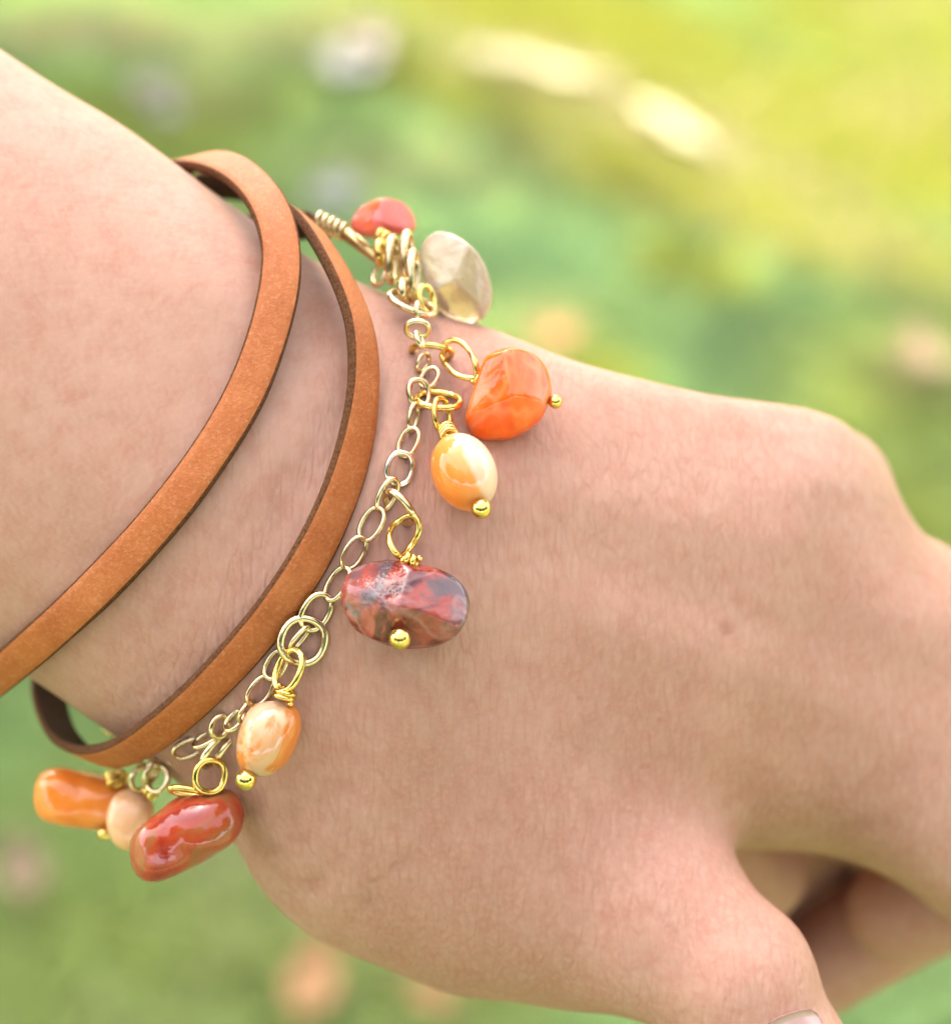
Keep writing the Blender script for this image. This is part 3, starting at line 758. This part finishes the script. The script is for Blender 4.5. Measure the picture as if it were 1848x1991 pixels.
def ring_path(px, py, a, b, ang, z=None, L=None, tiltsign=1, n=28, lift=0.5):
    """a wire ring whose outline in the photo is an ellipse a x b px; L true half-length of its short axis"""
    L = max(L or a, b); k = S
    dep = math.sqrt(max(0, L * L - b * b)) * k
    if z is None:
        s = skin_z(px, py); s = -14 if s is None else s
        z = s + 0.45 + lift * dep
    c = P(px, py, z); U = np.array((math.cos(R(ang)), math.sin(R(ang)), 0)); W = np.array((-math.sin(R(ang)), math.cos(R(ang)), 0))
    th = np.linspace(0, 2 * math.pi, n, endpoint=False)
    e = 0.88   # slightly squared oval
    cs, sn = np.sign(np.cos(th)) * np.abs(np.cos(th)) ** e, np.sign(np.sin(th)) * np.abs(np.sin(th)) ** e
    return c + np.outer(cs, U * a * k) + np.outer(sn, W * b * k + np.array((0, 0, tiltsign * dep)))

def ring(name, parent, mt, px, py, a, b, ang, w, z=None, L=None, ts=1, lift=0.5):
    v, f = tube(ring_path(px, py, a, b, ang, z, L, ts, 28, lift), w * S * (1.22 if w < 5.3 else 1.1), 9, True)
    return link_mesh(name, v, f, M[mt], parent)

CH = [  # chain from the clasp to the lower end: px, py, a, b, angle, wire, z, true short half, sign, metal
    (813, 607, 19, 4, 92, 4.5, -8.0, 12, 1, 'pale'), (811, 640, 22, 15, 0, 5, -5.2, 18, 1, 'pale'), (815, 661, 16, 4, 110, 4, -3.6, 12, 1, 'pale'),
    (822, 705, 19, 9, 68, 4.2, None, 14, 1, 'pale'), (834, 735, 23, 15, 55, 4, None, 16, -1, 'pale'), (814, 764, 27, 19, 100, 5.2, None, 22, 1, 'pale'),
    (803, 812, 28, 7, 80, 4.2, None, 15, 1, 'pale'), (794, 860, 30, 17, 65, 4, None, 18, -1, 'pale'), (777, 911, 32, 24, 75, 5.4, None, 26, 1, 'silver'), (753, 962, 34, 14, 64, 4.4, None, 18, 1, 'pale'),
    (722, 1019, 35, 19, 60, 4, None, 20, -1, 'pale'), (688, 1075, 34, 17, 60, 4, None, 19, 1, 'pale'), (656, 1135, 36, 17, 58, 4.2, None, 19, -1, 'pale'), (614, 1190, 38, 24, 60, 5, None, 26, 1, 'pale'),
    (582, 1241, 28, 6, 50, 4.2, None, 18, 1, 'pale'), (536, 1293, 30, 18, 60, 4, None, 19, -1, 'pale'), (506, 1343, 33, 18, 55, 4.2, None, 20, 1, 'pale'), (479, 1383, 23, 7, 60, 4.2, None, 17, 1, 'pale'),
    (456, 1401, 24, 12, 45, 4.4, None, 18, -1, 'pale'), (428, 1412, 22, 15, 70, 5, None, 18, 1, 'pale'), (402, 1436, 29, 9, 28, 4.2, None, 18, -1, 'pale'), (366, 1456, 31, 17, 25, 4.2, None, 20, 1, 'pale'), (346, 1466, 24, 18, 15, 4.2, -12.5, 20, -1, 'pale'), (318, 1482, 24, 10, 40, 4.2, -14, 18, 1, 'pale'),
    (288, 1476, 22, 12, 20, 4.2, -17, 18, 1, 'pale'), (262, 1462, 20, 10, -40, 4.2, -21, 16, -1, 'pale'), (240, 1442, 20, 11, -55, 4.6, -25, 15, 1, 'pale'), (218, 1417, 17, 11, 20, 4.6, -29, 14, 1, 'pale')]
for px, py, a, b, an, w, z, L, ts, mt in CH: ring('chain_link', bracelet, mt, px, py, a, b, an, w, z, L, ts)
ring('end_ring', bracelet, 'pale', 801, 590, 49, 17, -24, 7, -9.5, 40, -1)

def coil(name, parent, mt, p0, p1, rad, turns, w, n=14):
    p0, p1 = np.asarray(p0), np.asarray(p1); t = (p1 - p0) / np.linalg.norm(p1 - p0)
    a = np.cross(t, (0, 0, 1)); a /= np.linalg.norm(a); b = np.cross(t, a)
    u = np.linspace(0, 1, int(turns * n))
    path = p0 + np.outer(u, p1 - p0) + np.outer(np.cos(u * turns * 2 * math.pi), a * rad) + np.outer(np.sin(u * turns * 2 * math.pi), b * rad)
    v, f = tube(path, w, 8); return link_mesh(name, v, f, M[mt], parent)
coil('wire_coil', bracelet, 'pale', P(612, 425, -18.5), P(670, 452, -17.5), 18 * S, 5, 4.2 * S)
# clasp: a tapered body with a thumb lever and an end eye
v, f = merge([tube(spline([P(660, 446, -18.2), P(690, 468, -16.5), P(715, 490, -15.5), P(736, 508, -15)], 16), np.array([9, 12, 14, 15, 15, 14, 14, 13, 13, 12, 12, 11, 10, 10, 9, 8]) * S, 12),
              tube(spline([P(690, 455, -15.3), P(705, 470, -14.6), P(722, 482, -14.4)], 8), np.array([3, 5, 6, 6, 6, 5, 4, 3]) * S, 8)])
link_mesh('clasp', v, f, M['dark'], bracelet)
ring('clasp_eye', bracelet, 'pale', 738, 533, 24, 12, 70, 6, -14.5, 20, -1)

# ------------------------------------------------------------------ stone charms
def stone(parent, outline, rz, mt, z=None, name='stone', lump=0.03, seed=1, gap=0.25, esq=0.85, zoff=0, facets=()):
    q = np.array(outline, float); c = (q.min(0) + q.max(0)) / 2
    if z is None:
        s = skin_z(*c); z = (s if s is not None else -8) + rz + gap
    z += zoff
    C3 = P(c[0], c[1], z); sc = S * (D - z) / D
    ol = spline(q, 64, closed=True)
    ang = np.arctan2(-(ol[:, 1] - c[1]), ol[:, 0] - c[0]); rad = np.hypot(*(ol - c).T) * sc
    o = np.argsort(ang); ang, rad = ang[o], rad[o]
    th = np.linspace(-math.pi, math.pi, 56, endpoint=False)
    Rr = np.interp(th, np.concatenate([ang - 2 * math.pi, ang, ang + 2 * math.pi]), np.tile(rad, 3))
    rg = np.random.default_rng(seed)
    ks = rg.normal(size=(7, 3)) * 1.1; ph = rg.uniform(0, 6.28, 7)
    V = []; nl = 26
    for i in range(1, nl):
        f = -math.pi / 2 + math.pi * i / nl
        cf, sf = math.cos(f) ** esq, math.copysign(abs(math.sin(f)) ** esq, f)
        for k in range(56):
            d = np.array((math.cos(th[k]) * cf, math.sin(th[k]) * cf, sf))
            w = 1 + lump * np.sin(ks @ d * 2.2 + ph).sum() / 2 * abs(sf) ** .6
            V.append(C3 + np.array((d[0] * Rr[k], d[1] * Rr[k], d[2] * rz)) * w)
    V.append(C3 + np.array((0, 0, -rz))); V.append(C3 + np.array((0, 0, rz * (V[-28][2] - C3[2]) / rz if False else rz)))
    V = np.array(V); m = 56; f = []
    for i in range(nl - 2):
        for k in range(m):
            l = (k + 1) % m; f.append((i * m + k, i * m + l, (i + 1) * m + l, (i + 1) * m + k))
    b, t = len(V) - 2, len(V) - 1
    V[t] = C3 + (V[(nl - 2) * m:(nl - 1) * m].mean(0) - C3) * 1.002
    V[b] = C3 + (V[:m].mean(0) - C3) * 1.002
    for k in range(m):
        l = (k + 1) % m; f.append((b, l, k)); f.append((t, (nl - 2) * m + k, (nl - 2) * m + l))
    for nx_, ny_, nz_, hh in facets:      # flat worn faces
        nn_ = np.array((nx_, ny_, nz_)) / math.sqrt(nx_ ** 2 + ny_ ** 2 + nz_ ** 2)
        ex = np.maximum(0, (V - C3) @ nn_ - hh)
        V = V - np.outer(ex * .9, nn_)
    link_mesh(name, V, f, mt, parent)
    return z

def ball(parent, px, py, r, z):
    v, f = [], []; c = P(px, py, z); n, m = 24, 14
    for i in range(1, m):
        a = math.pi * i / m
        for k in range(n): v.append(c + r * S * np.array((math.sin(a) * math.cos(2 * math.pi * k / n), math.cos(a), math.sin(a) * math.sin(2 * math.pi * k / n))))
    v += [c + np.array((0, r * S, 0)), c - np.array((0, r * S, 0))]; t = len(v) - 2
    for i in range(m - 2):
        for k in range(n):
            l = (k + 1) % n; f.append((i * n + k, i * n + l, (i + 1) * n + l, (i + 1) * n + k))
    for k in range(n):
        l = (k + 1) % n; f.append((t, l, k)); f.append((t + 1, (m - 2) * n + k, (m - 2) * n + l))
    link_mesh('pin_head', v, f, M['gold'], parent)

def loop(parent, pts, w, zs, mt='gold', name='wire_loop', closed=True):
    p = [P(x, y, z) for (x, y), z in zip(pts, np.interp(np.linspace(0, 1, len(pts)), np.linspace(0, 1, len(zs)), zs))]
    v, f = tube(spline(p, 44, closed), w * S, 9, closed); link_mesh(name, v, f, M[mt], parent)

z1 = lambda x, y: (571.6 + x * .2887, 362 + y * .2887)
z2 = lambda x, y: (628.7 + x * .2392, 819.3 + y * .2392)
def oval(cx, cy, a, b, ang, n=16):
    return [(cx + a * math.cos(t) * math.cos(R(ang)) - b * math.sin(t) * math.sin(R(ang)), cy - (a * math.cos(t) * math.sin(R(ang)) + b * math.sin(t) * math.cos(R(ang)))) for t in np.linspace(0, 2 * math.pi, n, endpoint=False)]
def charm(px, py, z, label):
    t = empty('stone_charm', P(px, py, z)); tag(t, label, 'charm', 'stone charms on the bracelet chain'); return t

ST = {}
ST['orange'] = stone_material('orange carnelian', [(0.30, (0.82, 0.085, 0.005)), (0.5, (0.90, 0.125, 0.010)), (0.72, (0.92, 0.19, 0.03))], 150, 1.2, (1.6, .6, 1), (0, 0, R(-15)), sss=.5, bump=.00022, veins=(85, (.90, .36, .16), .35))
ST['peach'] = stone_material('peach agate', [(0.30, (0.84, 0.25, 0.04)), (0.54, (0.85, 0.33, 0.09)), (0.60, (0.80, 0.53, 0.36))], 75, .3, rot=(0, 0, R(25)), sss=.55, bump=.00003, rough=.08, grad=(110, 60, .45))
ST['jasper'] = stone_material('red jasper', [(0.34, (0.035, .005, .007)), (0.44, (0.13, .014, .012)), (0.51, (0.32, .055, .035)), (0.68, (0.40, .105, .085))], 115, 1.6, (.9, 1.3, 1), (0, 0, R(18)), spots=(170, .57, (.10, .075, .08), .85), sss=.12, bump=.00026, rough=.09, veins=(120, (.46, .24, .21), .35))
ST['milky'] = stone_material('milky peach agate', [(0.42, (0.76, 0.48, 0.30)), (0.50, (0.78, 0.44, 0.22)), (0.545, (0.78, 0.24, 0.045)), (0.75, (0.76, 0.22, 0.04))], 140, .8, sss=.5, bump=.00003, rough=.08, trans=.2, loc=(.02, .005, .003))
ST['brown'] = stone_material('red brown agate', [(0.36, (0.27, .020, .010)), (0.47, (0.40, .050, .018)), (0.54, (0.33, .095, .030)), (0.66, (.24, .115, .038))], 120, 1.0, rot=(0, 0, R(30)), sss=.25, bump=.00010, rough=.07)
ST['amber'] = stone_material('amber orange agate', [(0.35, (0.74, 0.19, 0.02)), (0.6, (0.78, 0.27, 0.05)), (0.75, (.74, .38, .14))], 120, 1, sss=.5)
ST['pale'] = stone_material('pale peach quartz', [(0.35, (0.88, 0.44, 0.20)), (0.65, (0.92, 0.56, 0.32))], 120, 1, sss=.45, trans=.2, rough=.2)
ST['pink'] = stone_material('pink red agate', [(0.40, (0.72, 0.13, 0.035)), (0.52, (0.64, 0.12, 0.09)), (0.66, (0.40, 0.09, 0.14))], 110, .6, sss=.35, bump=.0004)
ST['clear'] = stone_material('champagne quartz', [(0.3, (0.95, 0.62, 0.36)), (0.7, (0.97, 0.76, 0.52))], 130, .8, sss=.2, trans=.62, rough=.18, bump=.0004)

# orange nugget
c = charm(840, 682, -1, 'vivid orange angular nugget charm lying on the back of the hand near the outline')
zc = stone(c, [(932, 725), (945, 692), (985, 676), (1030, 684), (1060, 712), (1072, 757), (1062, 795), (1044, 822), (1000, 846), (955, 852), (925, 845), (908, 817), (916, 778)], 3.9, ST['orange'], lump=.08, seed=4, esq=.85, facets=((-.5, .08, .86, 2.75), (.55, .25, .80, 2.7), (.35, -.55, .75, 2.9), (-.2, -.6, .78, 3.0)))
zl = skin_z(880, 700) + 1.0
ring('jump_ring', c, 'gold', 839, 683, 41, 9, -6, 6, zl, 30, 1)
loop(c, [z1(*q) for q in [(1025, 1100), (1010, 1068), (1060, 1040), (1120, 1050), (1180, 1110), (1218, 1190), (1225, 1285), (1160, 1292), (1080, 1262), (1020, 1200), (992, 1140)]], 6, [zl + .7, zl + 1.2, zc, zc - .5, zl + .2])
coil('wire_wrap', c, 'gold', P(922, 735, zc), P(932, 742, zc), 9 * S, 2, 4 * S)
ball(c, 1079, 781, 14, zc + .2)
# peach oval
c = charm(852, 778, 0, 'glossy two-tone peach oval bead charm just below the orange nugget')
zc = stone(c, oval(902, 918, 79, 63, 113), 3.2, ST['peach'], lump=.01, seed=2, esq=1.0)
zl = skin_z(852, 790) + 1.0
ring('jump_ring', c, 'gold', 852, 778, 42, 17, -6, 6.5, zl, 34, -1)
ring('wire_loop', c, 'gold', 859, 808, 34, 14, 98, 5.6, zl + .9, 26, 1)
coil('wire_wrap', c, 'gold', P(868, 833, zl + 1), P(874, 850, zc), 15 * S, 3, 5 * S)
ball(c, 935, 989, 20, zc + 2.3)
# red jasper
c = charm(775, 987, 0, 'dark red jasper charm with grey and brown inclusions in the middle of the chain')
zc = stone(c, [(700, 1108), (760, 1091), (820, 1097), (870, 1114), (900, 1138), (913, 1172), (906, 1208), (882, 1240), (840, 1258), (775, 1260), (712, 1238), (676, 1210), (665, 1172), (674, 1135)], 3.9, ST['jasper'], lump=.11, seed=11, facets=((-.35, .55, .76, 3.1), (.45, .35, .82, 3.0), (.1, -.55, .83, 3.0), (-.6, -.2, .78, 3.3)))
zl = skin_z(775, 990) + 1.0
ring('jump_ring', c, 'pale', 776, 987, 37, 16, -50, 7, zl, 32, 1)
loop(c, [z2(*q) for q in [(745, 775), (777, 850), (763, 930), (710, 1015), (645, 1090), (600, 1085), (552, 1015), (533, 930), (560, 855), (615, 812), (685, 770)]], 6.4, [zl + 1.1, zl + 1.2, zl + 1, zc + .5, zc + .4, zl + .3, zl + .9])
coil('wire_wrap', c, 'gold', P(784, 1082, zc + .6), P(812, 1094, zc + .8), 9 * S, 2.5, 5.5 * S)
ball(c, 777, 1242, 21, zc + 3.3)
# small milky bead
c = charm(590, 1245, -2, 'small glossy peach and cream bead charm between the red jasper and the red brown bean')
zc = stone(c, [(490, 1374), (540, 1362), (575, 1374), (586, 1405), (579, 1442), (560, 1480), (530, 1505), (500, 1509), (469, 1496), (460, 1464), (466, 1420)], 2.9, ST['milky'], lump=.015, seed=5, esq=1.0, zoff=.6)
zl = skin_z(575, 1270) + 1.1
ring('jump_ring', c, 'pale', 589, 1246, 44, 41, 70, 7.6, zl, 43, 1)
ring('wire_loop', c, 'gold', 561, 1303, 41, 23, 66, 6.4, zl + 1.0, 30, -1)
coil('wire_wrap', c, 'gold', P(558, 1340, zc + .8), P(549, 1362, zc + .8), 19 * S, 2.6, 5 * S)
ball(c, 478, 1516, 21, zc + 1.2)
# red brown bean
c = charm(405, 1510, -6, 'large glossy red brown bean shaped charm hanging lowest under the wrist')
zc = stone(c, [(300, 1584), (340, 1552), (390, 1537), (440, 1534), (468, 1556), (474, 1600), (450, 1641), (385, 1682), (322, 1710), (285, 1712), (259, 1690), (251, 1645), (266, 1612)], 3.4, ST['brown'], lump=.05, seed=8, esq=.95, z=-6.5)
ring('jump_ring', c, 'pale', 417, 1461, 37, 10, 55, 6.6, -6.0, 32, 1)
ring('jump_ring', c, 'pale', 442, 1459, 34, 7, 55, 6.6, -6.6, 32, 1)
ring('wire_loop', c, 'gold', 409, 1509, 33, 28, 80, 6.2, -4.8, 30, 1)
ring('wire_wrap', c, 'gold', 362, 1539, 32, 8, -8, 6, -5.2, 14, 1)
# orange stone at the far left
c = charm(300, 1510, -16, 'long amber orange charm under the lower strap loop, out of focus')
zc = stone(c, [(67, 1550), (75, 1508), (108, 1492), (165, 1500), (225, 1513), (262, 1532), (262, 1570), (240, 1603), (190, 1611), (130, 1606), (86, 1596), (72, 1578)], 3.2, ST['amber'], z=-21, seed=3)
ring('wire_loop', c, 'gold', 226, 1511, 20, 14, 10, 5, -18.5, 16, 1)
coil('wire_wrap', c, 'gold', P(218, 1505, -18.5), P(224, 1528, -18.0), 14 * S, 2.5, 5 * S)
ball(c, 203, 1621, 15, -18.5)
# pale stone between them
c = charm(300, 1520, -15, 'pale peach translucent charm half hidden between the amber and red brown ones')
zc = stone(c, [(215, 1560), (232, 1540), (265, 1535), (295, 1555), (300, 1600), (280, 1645), (250, 1655), (222, 1640), (208, 1600)], 2.6, ST['pale'], z=-16, seed=6)
ring('jump_ring', c, 'pale', 296, 1500, 27, 7, 66, 6, -13.5, 24, 1)
ring('jump_ring', c, 'pale', 306, 1515, 26, 22, 60, 5, -13, 25, -1)
ring('wire_loop', c, 'pale', 273, 1515, 24, 16, 80, 5, -15, 20, 1)
coil('wire_wrap', c, 'gold', P(283, 1530, -14), P(300, 1552, -13.6), 9 * S, 2.5, 4.5 * S)
# pink red stone at the top
c = charm(760, 500, -15, 'pink and red faceted charm above the clasp, softly out of focus')
zc = stone(c, [(682, 432), (700, 405), (740, 388), (780, 394), (803, 418), (807, 446), (782, 456), (740, 462), (705, 460), (685, 447)], 3.0, ST['pink'], z=-21, lump=.05, seed=9, facets=((-.55, .2, .81, 1.9), (.5, .3, .81, 2.0)))
for i, (px, y0, y1) in enumerate([(742, 470, 514), (763, 460, 552)]):
    ring('jump_ring', c, 'gold' if i == 0 else 'pale', px, (y0 + y1) / 2, (y1 - y0) / 2, 7, 92 - 4 * i, 8.2, -14 + i, 24, 1)
coil('wire_wrap', c, 'gold', P(735, 455, -18), P(760, 468, -16), 12 * S, 2.5, 5 * S)
# clear stone
c = charm(800, 560, -11, 'clear champagne quartz charm standing against the green, right of the gold rings')
zc = stone(c, [(816, 490), (834, 459), (865, 457), (905, 480), (940, 521), (957, 567), (950, 605), (922, 630), (890, 625), (855, 605), (835, 575), (820, 530)], 3.6, ST['clear'], z=-15.5, lump=.09, facets=((-.35, .35, .87, 2.9), (.55, -.05, .83, 2.8), (.1, -.6, .79, 3.1)), seed=12, esq=.7)
for i, (px, y0, y1) in enumerate([(791, 450, 548), (804, 486, 586), (787, 545, 588)]):
    ring('jump_ring', c, 'pale', px, (y0 + y1) / 2, (y1 - y0) / 2, 6, 88 + 3 * i, 8.2, -12.5 + i, 26, 1)
ring('wire_loop', c, 'gold', 829, 582, 28, 14, 100, 6, -10.5, 22, 1)
